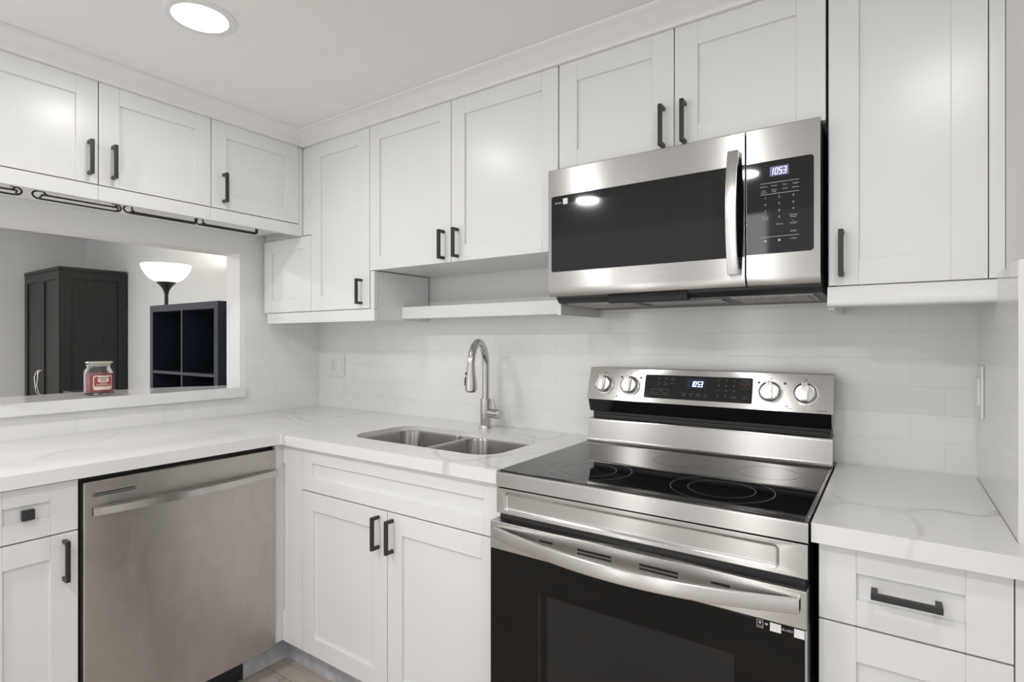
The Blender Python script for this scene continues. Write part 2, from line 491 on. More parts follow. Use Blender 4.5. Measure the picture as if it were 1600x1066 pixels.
# ---- open shelf
t = thing('open_shelf', (1.24, -.09, 1.37), 'long white shelf under the wall cabinet above the sink', 'shelf')
mb = MB(); mb.box(.8115, 1.659, -.172, -.150, 1.366, 1.417, .0015); link('front_rail', mb, M['cab'], t)
mb = MB(); mb.box(.8115, 1.659, -.150, -.001, 1.372, 1.390); link('shelf_board', mb, M['cab'], t)
mb = MB(); mb.box(1.660, 1.674, -.296, -.001, 1.356, 1.562, .001); link('side_panel', mb, M['cab'], t)

# ---- cabinet over microwave
t = thing('wall_cabinet', (2.06, -.16, 1.82), 'white two-door wall cabinet directly above the microwave', 'cabinet')
mb = MB(); mb.box(1.6865, 2.432, UF + .022, -.002, 1.815, 2.155); link('body', mb, M['cab'], t)
d = link('door', shaker(PU, 1.6865, 2.0585, 1.813, 2.157, .064, .061), M['cab'], t); vpull(d, PU, 2.029, 1.824, 1.940)
d = link('door', shaker(PU, 2.0615, 2.434, 1.813, 2.157, .064, .061), M['cab'], t); vpull(d, PU, 2.090, 1.824, 1.940)
# ---- right tall wall cabinet
t = thing('wall_cabinet', (2.6, -.16, 1.354), 'tall white single-door wall cabinet right of the microwave', 'cabinet')
mb = MB(); mb.box(2.438, XW - .001, UF + .022, -.002, 1.406, 2.155); link('body', mb, M['cab'], t)
d = link('door', shaker(PU, 2.441, 2.737, 1.406, 2.157, .062), M['cab'], t)
vpull(d, PU, 2.468, 1.426, 1.537)
mb = MB(); mb.box(2.739, XW - .001, UF + .001, UF + .022, 1.406, 2.157, .001); link('filler_strip', mb, M['cab'], t)
mb = MB()
prf = [(UF + .003, 1.403), (UF + .001, 1.380), (UF - .004, 1.372), (UF - .004, 1.360), (UF + .002, 1.354), (UF + .022, 1.354), (UF + .022, 1.403)]
mb.prism(prf, lambda u, q, d_: Vector((d_, u, q)), 2.438, XW - .001)
mb.box(2.438, 2.452, UF + .022, -.002, 1.348, 1.404, .001); link('light_rail', mb, M['cab'], t)

# ------------------------------------------------------------------ base run
BF = -.625; LF = .625
PB = planeP('y', BF); PLB = planeP('x', LF)
# sink base
t = thing('sink_base_cabinet', (1.2, -.33, 0), 'white two-door base cabinet under the sink, beside the range', 'cabinet')
mb = MB(); mb.box(.755, 1.667, BF + .021, -.53, .112, .872); mb.box(.755, .773, -.53, -.01, .112, .872); mb.box(1.650, 1.667, -.53, -.01, .112, .872); mb.box(.773, 1.65, -.53, -.01, .112, .13); link('body', mb, M['cab'], t)
link('false_drawer_front', shaker(PB, .7545, 1.666, .7165, .870, .060, .052, .050), M['cab'], t)
d = link('door', shaker(PB, .7545, 1.2095, .115, .7125, .066, .066), M['cab'], t); vpull(d, PB, 1.170, .585, .694)
d = link('door', shaker(PB, 1.2125, 1.666, .115, .7125, .066, .066), M['cab'], t); vpull(d, PB, 1.236, .585, .694)
mb = MB(); mb.box(.566, 1.667, -.562, -.545, 0, .1115); link('toe_kick', mb, M['toe'], t)
# corner filler
t = thing('corner_filler', (.69, -.6, .1), 'white corner filler post between dishwasher and sink cabinet', 'cabinet trim')
mb = MB(); P = PB
mb.box(.648, .7525, BF, BF + .02, .115, .872, .001)
link('front_strip', mb, M['cab'], t)
mb = MB(); mb.box(LF - .02, LF - .0005, -.653, BF + .020, .112, .872, .0008); mb.box(LF - .0005, .648, BF - .0, BF + .02, .115, .225, .001); mb.box(LF - .0005, .648, BF, BF + .02, .80, .872, .001)
mb.box(LF - .0005, .648, BF + .010, BF + .02, .225, .80)
link('side_strip', mb, M['cab'], t)
mb = MB(); mb.box(.548, .565, -.653, -.545, 0, .1115); link('toe_kick', mb, M['toe'], t)

# left drawer base
t = thing('base_cabinet', (.31, -1.39, 0), 'white narrow base cabinet with one drawer over a door, left of the dishwasher', 'cabinet')
mb = MB(); mb.box(.01, LF - .021, -1.503, -1.2725, .112, .872); link('body', mb, M['cab'], t)
d = link('drawer', shaker(PLB, -1.5025, -1.2735, .7265, .870, .064, .052, .048), M['cab'], t)
mb = MB(); mb.lathe([(.006, 0), (.005, .016)], (LF - .008, -1.389, .80), 16, (Vector((0, 1, 0)), Vector((0, 0, 1)), Vector((1, 0, 0))))
mb.box(LF + .008, LF + .022, -1.404, -1.376, .786, .814, .0012); h = link('knob', mb, M['black_matte'], d); h['label'] = 'square black drawer knob'
d = link('door', shaker(PLB, -1.5025, -1.2735, .115, .7225, .064, .066), M['cab'], t); vpull(d, PLB, -1.306, .590, .706)
mb = MB(); mb.box(.53, .547, -1.503, -1.2725, 0, .111); link('toe_kick', mb, M['toe'], t)

# right drawer base
t = thing('base_cabinet', (2.6, -.31, 0), 'white drawer base cabinet right of the range', 'cabinet')
mb = MB(); mb.box(2.450, XW - .001, BF + .021, -.01, .112, .872); link('body', mb, M['cab'], t)
for z0, z1, hz in ((.722, .869, None), (.42, .7185, None), (.115, .4165, None)):
    d = link('drawer', shaker(PB, 2.4475, 2.738, z0, z1, .0635, .0495 if z1 > .8 else .066, .046 if z1 > .8 else .066), M['cab'], t)
    zc = (z0 + z1) / 2
    if z1 > .8:
        h = link('handle', pull(PB, 2.535, 2.642, .792, .8035), M['black_matte'], d)
    elif z1 < .45:
        h = link('handle', pull(PB, 2.535, 2.642, zc - .006, zc + .006), M['black_matte'], d)
    else: h = link('handle', pull(PB, 2.535, 2.642, zc - .006, zc + .006), M['black_matte'], d)
    h['label'] = 'black square bar handle'
mb = MB(); mb.box(2.740, XW - .001, BF + .002, BF + .02, .115, .872, .001); link('filler_strip', mb, M['cab'], t)
mb = MB(); mb.box(2.45, XW - .001, -.562, -.545, 0, .111); link('toe_kick', mb, M['toe'], t)

# ------------------------------------------------------------------ countertops
def slab(outline, hole, z0, z1, aprons=()):
    t = bmesh.new()
    def loop(pts):
        vs = [t.verts.new((x, y, z1)) for x, y in pts]
        return [t.edges.new((vs[i], vs[(i + 1) % len(vs)])) for i in range(len(vs))]
    holes = [] if not hole else (hole if isinstance(hole[0], list) else [hole])
    ed = loop(outline)
    for h_ in holes: ed += loop(h_)
    bmesh.ops.triangle_fill(t, edges=ed, use_beauty=True)
    for f in t.faces:
        f.normal_update()
    if sum(f.normal.z for f in t.faces) < 0: bmesh.ops.reverse_faces(t, faces=t.faces[:])
    top = t.faces[:]
    bnd = [e for e in t.edges if len(e.link_faces) == 1]
    r = bmesh.ops.extrude_face_region(t, geom=top)
    dn = [g for g in r['geom'] if isinstance(g, bmesh.types.BMVert)]
    # original faces stay: move the new ones down
    for q in dn: q.co.z = z0
    bmesh.ops.recalc_face_normals(t, faces=t.faces[:])
    mb = MB(); mb.merge(t)
    for q in aprons: mb.box(*q)
    return mb
CT = .914; CB0 = .876
SX0, SX1, SY0, SY1 = .878, 1.545, -.520, -.190
sink_out = rrect(SX0, SX1, SY0, SY1, .085, 8)
out = [(.001, -.001), (1.6695, -.001), (1.6695, -.648), (.648, -.648), (.648, -1.95), (.001, -1.95)]
KEEP0 = True
o = link('countertop', slab(out, sink_out, .8935, CT, ((.628, 1.6695, -.648, -.628, CB0, .8935), (.628, .648, -1.95, -.648, CB0, .8935), (1.650, 1.6695, -.628, -.001, CB0, .8935), (.001, .02, -1.95, -.001, CB0, .8935))), M['quartz']); tag(o, 'white L-shaped quartz countertop with grey veins holding the sink', 'countertop')
out = [(2.4365, -.001), (XR - .0008, -.001), (XR - .0008, -.570), (XW - .0006, -.570), (XW - .0006, -.649), (2.4365, -.649)]
o = link('countertop', slab(out, None, CB0, CT), M['quartz']); tag(o, 'short white veined quartz countertop between range and right wall', 'countertop')
# bar ledge
out = [(.026, -.428), (-.0062, -.428), (-.0062, -.4395), (-.15, -.4395), (-.285, -.70), (-.315, -.95), (-.30, -1.25), (-.30, -2.345), (-.0062, -2.345), (.026, -2.345)]
o = link('bar_ledge', slab(out, None, 1.0045, 1.050), M['quartz']); tag(o, 'white veined stone ledge across the pass-through opening', 'ledge')
KEEP0 = False

# ------------------------------------------------------------------ sink
t = thing('kitchen_sink', (1.21, -.355, .68), 'stainless double-bowl undermount sink in the countertop', 'sink')
def bowl(x0, x1, y0, y1, r, zt):
    mb = MB(); lps = []
    for ins, z, rr in ((-.010, zt, r + .008), (0, zt, r), (.002, zt - .006, r), (.010, zt - .09, r * .95), (.018, zt - .165, r * .8), (.034, zt - .186, r * .7), (.06, zt - .19, r * .5)):
        lps.append([Vector((a, c, z)) for a, c in rrect(x0 + ins, x1 - ins, y0 + ins, y1 - ins, rr, 8)])
    mb.loft(lps, False, True)
    lps = [[p + Vector((0, 0, 0)) for p in lp] for lp in lps]
    return mb
for x0, x1 in ((SX0 - .002, 1.205), (1.225, SX1 + .002)):
    bw = link('bowl', bowl(x0, x1, SY0 - .002, SY1 + .002, .075, .8925), M['sink'], t)
    mb = MB(); mb.lathe([(.0, .0), (.040, .0), (.042, .002), (.030, .003), (.028, -.004), (0, -.004)], ((x0 + x1) / 2, -.33, .686), 24, None, False)
    link('drain', mb, M['chrome'], bw)

hl = [rrect(x0, x1, SY0 - .002, SY1 + .002, .075, 8) for x0, x1 in ((SX0 - .002, 1.205), (1.225, SX1 + .002))]
link('rim', slab(rrect(SX0 - .03, SX1 + .03, SY0 - .008, SY1 + .03, .03, 4), hl, .8910, .8932), M['sink'], t)

# ------------------------------------------------------------------ faucet
FX, FY = 1.200, -.080
t = thing('kitchen_faucet', (FX, FY, CT), 'brushed nickel gooseneck pull-down faucet behind the sink', 'faucet')
mb = MB(); mb.lathe([(.0, 0), (.0265, 0), (.0265, .006), (.0235, .010), (.0225, .012), (.0225, .118), (.020, .121), (0, .121)], (FX, FY, CT), 32, None, False); link('body', mb, M['nickel'], t)
sd = Vector((.065, -.185, 0)).normalized(); R = .090
pts = [Vector((FX, FY, CT + .118)), Vector((FX, FY, CT + .16)), Vector((FX, FY, 1.115)), Vector((FX, FY, 1.155))]
cz = 1.170
for i in range(0, 19):
    a = math.pi * i / 18
    pts.append(Vector((FX, FY, cz)) + sd * (R - R * math.cos(a)) + Vector((0, 0, R * 1.05 * math.sin(a))))
tip = Vector((FX, FY, 0)) + sd * (2 * R)
mb = MB(); mb.tube(pts, .0145, 18); link('spout', mb, M['nickel'], t)
mb = MB(); prf = [(0, 0), (.0165, 0), (.0215, .002), (.0225, .010), (.0215, .035), (.0180, .065), (.0155, .095), (.0150, .100), (0, .100)]
mb.lathe(prf, (tip.x, tip.y, 1.080), 28, None, False); hd = link('spray_head', mb, M['nickel'], t)
mb = MB(); mb.lathe([(0, 0), (.0155, 0), (.0165, .0035), (0, .0035)], (tip.x, tip.y, 1.0775), 24, None, False); link('spray_face', mb, M['black_plastic'], hd)
sdn = Vector((-.82, -.57, 0)).normalized()
mb = MB()
c0 = Vector((tip.x, tip.y, 1.120)) + sdn * .021; c1 = Vector((tip.x, tip.y, 1.150)) + sdn * .0175
mb.tube([c0 + Vector((0, 0, -.018)), c0, c0 + Vector((0, 0, .014)) - sdn * .002], .0045, 10)
mb.tube([c1 + Vector((0, 0, -.004)) - sdn * .003, c1 + sdn * .003], .006, 12); link('spray_button', mb, M['black_plastic'], hd)
hx = Vector((1, -.10, 0)).normalized(); hc = Vector((FX, FY, CT + .063))
fr = (Vector((0, 0, 1)), hx.cross(Vector((0, 0, 1))).normalized() * -1, hx)
mb = MB(); mb.lathe([(0, .018), (.0175, .018), (.0175, .040), (.0170, .041), (.0185, .042), (.0190, .044), (.0190, .074), (.0175, .077), (0, .077)], hc, 28, fr, False); lv = link('lever_hub', mb, M['nickel'], t)
mb = MB(); mb.tube([hc + hx * .052 + Vector((0, 0, .012)), hc + hx * .046 + Vector((0, 0, .034)), hc + hx * .034 + Vector((0, 0, .058))], [.0050, .0056, .0060], 12); link('lever', mb, M['nickel'], lv)

# ------------------------------------------------------------------ dishwasher
DF = .637
t = thing('dishwasher', (.33, -.962, 0), 'stained stainless steel dishwasher under the left counter', 'dishwasher')
mb = MB(); mb.box(.04, .600, -1.2685, -.656, .10, .868); link('body', mb, M['black_plastic'], t)
mb = MB(); mb.box(.601, DF, -1.264, -.658, .105, .858, .003); dr = link('door', mb, M['steel_dw'], t)
ys = [-1.243 + (.584) * i / 24 for i in range(25)]
mb = MB(); lps = []
for y in ys:
    k = (y + .951) / .292; bow = .014 + .026 * (1 - k * k)
    lps.append([Vector((DF + bow - .012, y, .757)), Vector((DF + bow, y, .759)), Vector((DF + bow + .001, y, .781)), Vector((DF + bow - .012, y, .785))])
mb.loft(lps); 
mb.box(DF - .001, DF + .010, -1.243, -1.228, .758, .784, .001); mb.box(DF - .001, DF + .010, -.674, -.659, .758, .784, .001)
link('handle', mb, M['steel_bright'], dr)
mb = MB(); mb.box(DF - .002, DF + .0006, -1.243, -1.128, .812, .823); link('vent', mb, M['grey'], dr)
for q in ((-1.236, -1.133, .8195, .8225), (-1.236, -1.185, .8135, .8155), (-1.182, -1.133, .8135, .8155)):
    mb = MB(); mb.box(DF, DF + .0009, *q); link('vent_slot', mb, M['slot'], dr)
mb = MB(); mb.box(.545, .562, -1.268, -.747, .002, .099); tk = link('toe_plate', mb, M['black_plastic'], t)
mb = MB(); mb.box(.548, .565, -.745, -.6535, .001, .0995); h = link('toe_filler', mb, M['toe'], t); h['label'] = 'unpainted grey toe board'
mb = MB(); mb.lathe([(0, 0), (.005, 0), (.004, .002), (0, .0022)], (.562, -.79, .066), 12, (Vector((0, 1, 0)), Vector((0, 0, 1)), Vector((1, 0, 0))), False); link('screw', mb, M['chrome'], tk)

# ------------------------------------------------------------------ range
RX0, RX1 = 1.6755, 2.4325
RF = -.658
t = thing('electric_range', ((RX0 + RX1) / 2, -.33, 0), 'stainless electric range with black glass cooktop between the counters', 'range')
mb = MB(); mb.box(RX0 + .002, RX1 - .002, -.632, -.02, .02, .906); link('body', mb, M['black_plastic'], t)
# cooktop frame (steel front strip, thin side rims)
mb = MB()
pr = [(RF + .006, .9155), (RF + .001, .913), (RF, .908), (RF, .8745), (RF + .003, .8725), (-.62, .8725), (-.62, .9155)]
mb.prism(pr, lambda u, q, d_: Vector((d_, u, q)), RX0, RX1)
mb.box(RX0, RX0 + .006, -.62, -.10, .906, .9175, .001); mb.box(RX1 - .006, RX1, -.62, -.10, .906, .9175, .001)
link('cooktop_frame', mb, M['steel'], t)
mb = MB(); mb.box(RX0 + .006, RX1 - .006, -.650, -.095, .907, .9185, .0015); ck = link('cooktop_glass', mb, M['black_glass'], t)
def ring(mb, cx, cy, r, wd, z, n=64, dash=False):
    vs = []; fs = []
    for i in range(n):
        a = 2 * math.pi * i / n
        for rr in (r - wd / 2, r + wd / 2): vs.append((cx + rr * math.cos(a), cy + rr * math.sin(a), z))
    for i in range(n):
        if dash and i % 2: continue
        j = (i + 1) % n; fs.append((2 * i, 2 * i + 1, 2 * j + 1, 2 * j))
    mb.quads(vs, fs)
ZG = .91885
for cx, cy, rs in ((2.232, -.510, (.117, .076)), (1.884, -.512, (.115, .074)), (2.060, -.262, (.080,)), (2.295, -.275, (.076,))):
    mb = MB()
    for r in rs: ring(mb, cx, cy, r, .0016, ZG, 72)
    link('burner_ring', mb, M['ring'], ck)
# embossed front panel
mb = MB(); yF = RF + .001
def P3(u, z, d): return Vector((u, yF + d, z))
def recessed_plate(mb, x0, x1, z0, z1, rx0, rx1, rz0, rz1, r, depth, slope, n=6, back=.02):
    a = rrect(rx0, rx1, rz0, rz1, r, n); b_ = rrect(rx0 + slope * .25, rx1 - slope * .25, rz0 + slope * .25, rz1 - slope * .25, max(.002, r - slope * .25), n)
    c = rrect(rx0 + slope, rx1 - slope, rz0 + slope, rz1 - slope, max(.002, r - slope), n)
    outer = []
    m_ = n + 1
    for k, (cx_, cz_) in enumerate(((x1, z1), (x0, z1), (x0, z0), (x1, z0))):
        for i in range(m_):
            outer.append((cx_, cz_))
    t = bmesh.new()
    vs = {}
    def vert(u, z, d):
        key = (round(u, 5), round(z, 5), round(d, 5))
        if key not in vs: vs[key] = t.verts.new(P3(u, z, d))
        return vs[key]
    Ls = [[vert(u, z, back) for u, z in outer], [vert(u, z, 0) for u, z in outer], [vert(u, z, 0) for u, z in a], [vert(u, z, .001) for u, z in b_], [vert(u, z, depth) for u, z in c]]
    N_ = len(a)
    for A, B in zip(Ls, Ls[1:]):
        for i in range(N_):
            j = (i + 1) % N_
            q = []
            for w_ in (A[i], A[j], B[j], B[i]):
                if w_ not in q: q.append(w_)
            if len(q) > 2:
                try: t.faces.new(q)
                except ValueError: pass
    t.faces.new(Ls[-1])
    bmesh.ops.recalc_face_normals(t, faces=t.faces[:])
    mb.merge(t)
recessed_plate(mb, RX0 + .001, RX1 - .001, .803, .8705, 1.700, 2.381, .811, .8615, .012, .007, .009)
link('front_panel', mb, M['steel'], t)
mb = MB(); mb.box(RX0 + .006, RX1 - .006, RF + .012, -.63, .786, .803); link('vent_gap', mb, M['black_plastic'], t)
# oven door
OD = -.684
mb = MB(); mb.box(RX0 - .001, RX1 + .001, OD, -.634, .714, .7885, .002)
dr = link('oven_door', mb, M['steel'], t)
mb = MB(); mb.box(RX0 - .001, RX1 + .001, OD + .0005, -.634, .235, .7138, .002); link('door_glass', mb, M['oven_glass'], dr)
mb = MB(); mb.box(RX1 - .003, RX1 + .0015, OD - .0003, -.634, .235, .7135, .0008); link('edge_strip', mb, M['steel_bright'], dr)
mb = MB(); mb.box(1.853, 2.300, OD + .0000, OD + .004, .33, .627); wn_ = link('oven_window', mb, M['window_dark'], dr)
mb = MB(); mb.box(1.826, 1.833, OD + .0001, OD + .004, .30, .630); link('window_edge', mb, M['window_dark'], dr)
# pocket strip with slots
mb = MB()
for x0, x1, z0, z1 in ((1.830, 1.869, .7615, .7665), (1.938, 2.027, .762, .7675), (1.938, 2.027, .754, .758), (2.096, 2.184, .762, .7675), (2.096, 2.184, .754, .758), (2.254, 2.292, .7615, .7665)):
    mb = MB(); mb.box(x0, x1, OD - .0006, OD + .003, z0, z1); link('vent_slot', mb, M['slot'], dr)
# handle
mb = MB(); lps = []
hx0, hx1 = 1.694, 2.421
for i in range(33):
    x = hx0 + (hx1 - hx0) * i / 32; k = (x - (hx0 + hx1) / 2) / ((hx1 - hx0) / 2)
    bow = .012 + .042 * (1 - k * k)
    y = OD - bow
    zt = .775 - .011 * (1 - k * k); zb = .748 - .016 * (1 - k * k)
    lps.append([Vector((x, y + .013, zb + .003)), Vector((x, y + .001, zb)), Vector((x, y, zb + .002)), Vector((x, y + .0005, zt - .003)), Vector((x, y + .003, zt)), Vector((x, y + .013, zt - .001))])
mb.loft(lps)
mb.box(hx0, hx0 + .016, OD - .012, OD + .001, .749, .774, .001); mb.box(hx1 - .016, hx1, OD - .012, OD + .001, .749, .774, .001)
link('handle', mb, M['steel_bright'], dr)
# stickers on the door glass
Pd = lambda u, q: Vector((u, OD - .0004, q))
mb = MB(); mb.box(2.368, 2.388, OD - .0004, OD + .001, .696, .7125); link('sticker', mb, M['paper'], dr); mb = MB(); mb.box(2.411, 2.429, OD - .0004, OD + .001, .696, .7125); link('sticker', mb, M['paper'], dr)
mb = MB(); frame2(mb, 2.3435, 2.3555, .697, .713, .0010, Pd); link('icon_frame', mb, M['ink'], dr); mb = MB(); mb.quads([Pd(2.3495 + .0026 * math.cos(a), .7075 + .0026 * math.sin(a)) for a in [i * math.pi / 6 for i in range(12)]], [tuple(range(12))])
put_text(mb, 'SMD', 2.3495, .7005, .0040, Pd); link('icon_print', mb, M['ink'], dr)
mb = MB(); mb.quads([Pd(2.358, .708), Pd(2.3615, .704), Pd(2.365, .708), Pd(2.3615, .7095)], [(0, 1, 2, 3)]); link('icon_print', mb, M['ink'], dr)
mb = MB(); put_text(mb, 'BLABO', 2.3995, .7050, .0068, Pd, .95); link('sticker_print', mb, M['ink'], dr)
# drawer
mb = MB(); mb.box(RX0, RX1, OD + .006, -.634, .05, .228, .003); link('storage_drawer', mb, M['steel'], t)
for x in (RX0 + .05, RX1 - .05):
    for y in (-.58, -.08):
        mb = MB(); mb.lathe([(0, 0), (.018, 0), (.016, .021), (0, .021)], (x, y, 0), 14, None, False); link('levelling_foot', mb, M['black_plastic'], t)
# backguard riser
mb = MB()
pr = [(-.116, .9186), (-.110, .9215), (-.104, .930), (-.098, .988), (-.094, .996), (-.080, .998), (-.02, .998), (-.02, .9186)]
mb.prism(pr, lambda u, q, d_: Vector((d_, u, q)), RX0 + .001, RX1 - .001); link('back_riser', mb, M['steel'], t)
mb = MB(); mb.box(RX0 + .006, RX1 - .006, -.070, -.02, .998, 1.030); mb.box(RX0 + .012, RX1 - .012, -.082, -.02, 1.004, 1.010, .001); link('vent_gap', mb, M['black_plastic'], t)
# control panel body
A = Vector((0, -.108, 1.066)); B = Vector((0, -.074, 1.1745))
mb = MB(); pr = [(A.y, A.z), (B.y, B.z), (B.y + .004, B.z + .002), (-.025, B.z + .002), (-.025, A.z)]
mb.prism(pr, lambda u, q, d_: Vector((d_, u, q)), RX0 - .002, RX1 + .001); cp = link('control_panel', mb, M['steel'], t)
mb = MB(); pr = [(A.y + .001, A.z - .0005), (-.026, A.z - .0005), (-.026, 1.022), (-.090, 1.022), (-.094, 1.026)]
mb.prism(pr, lambda u, q, d_: Vector((d_, u, q)), RX0 + .004, RX1 - .003); link('panel_underside', mb, M['black_glass'], cp)
vd = (B - A).normalized(); nd = Vector((0, -vd.z, vd.y)); ud = Vector((1, 0, 0))
def PC(u, q, h=.0005):
    # q is measured as height z on the panel
    f = (q - A.z) / vd.z
    return Vector((u, 0, 0)) + A + vd * f + nd * h
mb = MB()
lp = rrect(1.882, 2.221, 1.0815, 1.157, .004, 4)
mb.loft([[PC(a, c, -.001) for a, c in lp], [PC(a, c, .0006) for a, c in lp]]); ds = link('display_panel', mb, M['black_glass'], cp)
PD = lambda a, c: PC(a, c, .0010)
mb = MB(); rect2(mb, 2.022, 2.082, 1.118, 1.150, lambda a, c: PC(a, c, .0008)); link('clock_window', mb, M['clock_halo'], cp)
mb = MB()
for ch, u in (('1', 2.0345), ('0', 2.0440), ('5', 2.0548), ('3', 2.0640)): seven(mb, ch, u, 1.1235, .0078, .0175, .0021, lambda a, c: PC(a, c, .0012))
link('clock_digits', mb, M['clock'], cp)
def prints(name, rows, m_, par, P_, size):
    mb = MB()
    for u, q, s_ in rows: put_text(mb, s_, u, q, size, P_)
    return link(name, mb, m_, par)
prints('function_print', ((1.930, 1.147, 'Bake'), (1.953, 1.148, 'Broil'), (1.953, 1.143, 'Hi'), (1.976, 1.148, 'Keep'), (1.976, 1.143, 'Warm'), (1.930, 1.132, 'Conv'), (1.930, 1.126, 'Bake'), (1.953, 1.132, 'Conv'), (1.953, 1.126, 'Roast'), (1.976, 1.131, 'Air Fry')), M['ink_dim'], cp, PD, .0052)
prints('favorite_print', ((1.937, 1.107, 'Smart'), (1.922, 1.100, 'Favorite'), (1.950, 1.100, 'Cook')), M['ink_dim'], cp, PD, .0052)
prints('timer_print', ((2.016, 1.101, 'Delay'), (2.016, 1.095, 'Start'), (2.039, 1.101, 'Cook'), (2.039, 1.095, 'Time'), (2.061, 1.101, 'Timer'), (2.061, 1.095, 'On/Off'), (2.084, 1.101, 'Oven'), (2.084, 1.095, 'Light')), M['ink_dim'], cp, PD, .0052)
prints('number_print', [(2.122 + .0228 * (i % 3), 1.1465 - .0155 * (i // 3), c_) for i, c_ in enumerate('123456789')] + [(2.121, 1.099, 'C'), (2.144, 1.099, '0')], M['ink_dim'], cp, PD, .0085)
prints('settings_print', ((2.168, 1.098, 'Settings'),), M['ink_dim'], cp, PD, .005)
prints('start_print', ((2.2005, 1.146, 'START'),), M['ink_dim'], cp, PD, .0058)
prints('lock_print', ((2.199, 1.097, 'Lock'), (2.199, 1.103, 'o')), M['ink_dim'], cp, PD, .006)
for q in ((1.909, 1.965, 1.094, 1.112), (2.188, 2.213, 1.139, 1.152)):
    mb = MB(); frame2(mb, *q, .0007, PD); link('key_outline', mb, M['ink_dim'], cp)
mb = MB(); put_text(mb, 'OFF', 2.2005, 1.131, .0058, PD); link('off_print', mb, M['ink_red'], cp)
mb = MB(); frame2(mb, 2.188, 2.213, 1.124, 1.138, .0007, PD); link('key_outline', mb, M['ink_red'], cp)
mb = MB()
PS = lambda a, c: PC(a, c, .0004)
for x, txts in ((1.735, ()), (1.830, ()), (2.271, ()), (2.364, ())):
    mb = MB(); put_text(mb, 'Off', x, 1.158, .006, PS); link('off_print', mb, M['ink_dark'], cp)
    mb = MB()
    for k in range(9):
        a = math.radians(-60 + 300 * k / 8 + 90 + 90 - 180)
        a = math.radians(210 - 30 * k) if False else math.radians(120 + 300 * (k + .5) / 9)
        rr = .0375; u = x + rr * math.cos(a); q = 1.118 + rr * math.sin(a) * vd.z
        rect2(mb, u - .0007, u + .0007, q - .0007, q + .0007, PS)
    link('knob_tick', mb, M['ink_dark'], cp)
prints('warning_print', ((2.318, 1.075, 'Hot Surface'),), M['ink_dark'], cp, PS, .005)
prints('low_print', ((2.362, 1.078, 'Lo'),), M['ink_dark'], cp, PS, .005)
prints('badge_print', ((2.406, 1.0735, 'SAMSUNG'),), M['ink_dark'], cp, PS, .0054)
for x in (1.797, 1.866, 2.238, 2.309):
    mb = MB(); rect2(mb, x - .0035, x + .0035, 1.1425, 1.1485, PS); link('burner_icon', mb, M['ink_dark'], cp)
for x in (1.785, 2.316):
    mb = MB(); mb.quads([PS(x + .002 * math.cos(i * math.pi / 5), 1.081 + .002 * math.sin(i * math.pi / 5)) for i in range(10)], [tuple(range(10))]); link('indicator', mb, M['ink_dark'], cp)
fr = (ud, vd, nd)
for x in (1.735, 1.830, 2.271, 2.364):
    c = PC(x, 1.118, 0)
    mb = MB(); mb.lathe([(0, 0), (.0325, 0), (.0325, .003), (.0300, .004), (.0295, .018), (.0270, .0215), (.0225, .0220), (0, .0220)], c, 40, fr, False)
    kb = link('knob', mb, M['steel_bright'], cp)
    mb = MB(); mb.lathe([(.0335, .0002), (.0335, .0035), (.0305, .0038), (.0305, .0002)], c, 40, fr, False); link('knob_base', mb, M['chrome'], cp)
    # raised grip bar
    mb = MB()
    def G(a, b_, h): return c + ud * a + vd * b_ + nd * h
    gl = [(-.0085, -.026), (.0085, -.026), (.0085, .0275), (-.0085, .0275)]
    mb.loft([[G(a, b_, .020) for a, b_ in gl], [G(a * .92, b_ * .97, .036) for a, b_ in gl], [G(a * .86, b_ * .92, .0372) for a, b_ in gl]])
    link('knob_grip', mb, M['chrome'], cp)
    mb = MB(); rect2(mb, -.0006, .0006, .014, .0255, lambda a, b_: G(a, b_, .0374)); link('knob_pointer', mb, M['slot'], cp)

# ------------------------------------------------------------------ microwave
MX0, MX1 = 1.6755, 2.4275; MF = -.379
t = thing('microwave_oven', ((MX0 + MX1) / 2, -.19, 1.39), 'stainless over-the-range microwave with black window and clock', 'microwave')
mb = MB()
pr = [(-.340, 1.8065), (-.340, 1.413), (-.318, 1.392), (-.03, 1.385), (-.004, 1.385), (-.004, 1.8065)]
mb.prism(pr, lambda u, q, d_: Vector((d_, u, q)), MX0 + .004, MX1 - .001); bd = link('body', mb, M['dark_grey'], t)
mprof = [(MF + .003, 1.8075), (MF, 1.8045), (MF, 1.437), (MF + .012, 1.4125), (MF + .015, 1.411), (-.341, 1.411), (-.341, 1.8075)]
mb = MB(); mb.prism(mprof, lambda u, q, d_: Vector((d_, u, q)), MX0, 2.2578); dr = link('door', mb, M['steel'], t)
mb = MB(); mb.prism(mprof, lambda u, q, d_: Vector((d_, u, q)), 2.2622, MX1); cpn = link('control_panel', mb, M['steel'], t)
PM = lambda u, q, h=.0004: Vector((u, MF - h, q))
def glassplate(x0, x1, z0, z1, rl, rr_, m_, name, par):
    lp = []
    for cx_, cz_, a0, r in ((x1 - rr_, z1 - rr_, 0, rr_), (x0 + rl, z1 - rl, 90, rl), (x0 + rl, z0 + rl, 180, rl), (x1 - rr_, z0 + rr_, 270, rr_)):
        for i in range(7):
            a = math.radians(a0 + 15 * i); lp.append((cx_ + r * math.cos(a), cz_ + r * math.sin(a)))
    mb = MB(); mb.loft([[PM(a, c, -.003) for a, c in lp], [PM(a, c, .0006) for a, c in lp]]); return link(name, mb, m_, par)
wd = glassplate(1.687, 2.2575, 1.4865, 1.7225, .007, .0006, M['black_glass'], 'window', dr)
mb = MB(); lp = rrect(1.725, 2.180, 1.512, 1.697, .004, 3); mb.loft([[PM(a, c, .0004) for a, c in lp], [PM(a, c, .0008) for a, c in lp]]); link('window_screen', mb, M['mw_mesh'], dr)
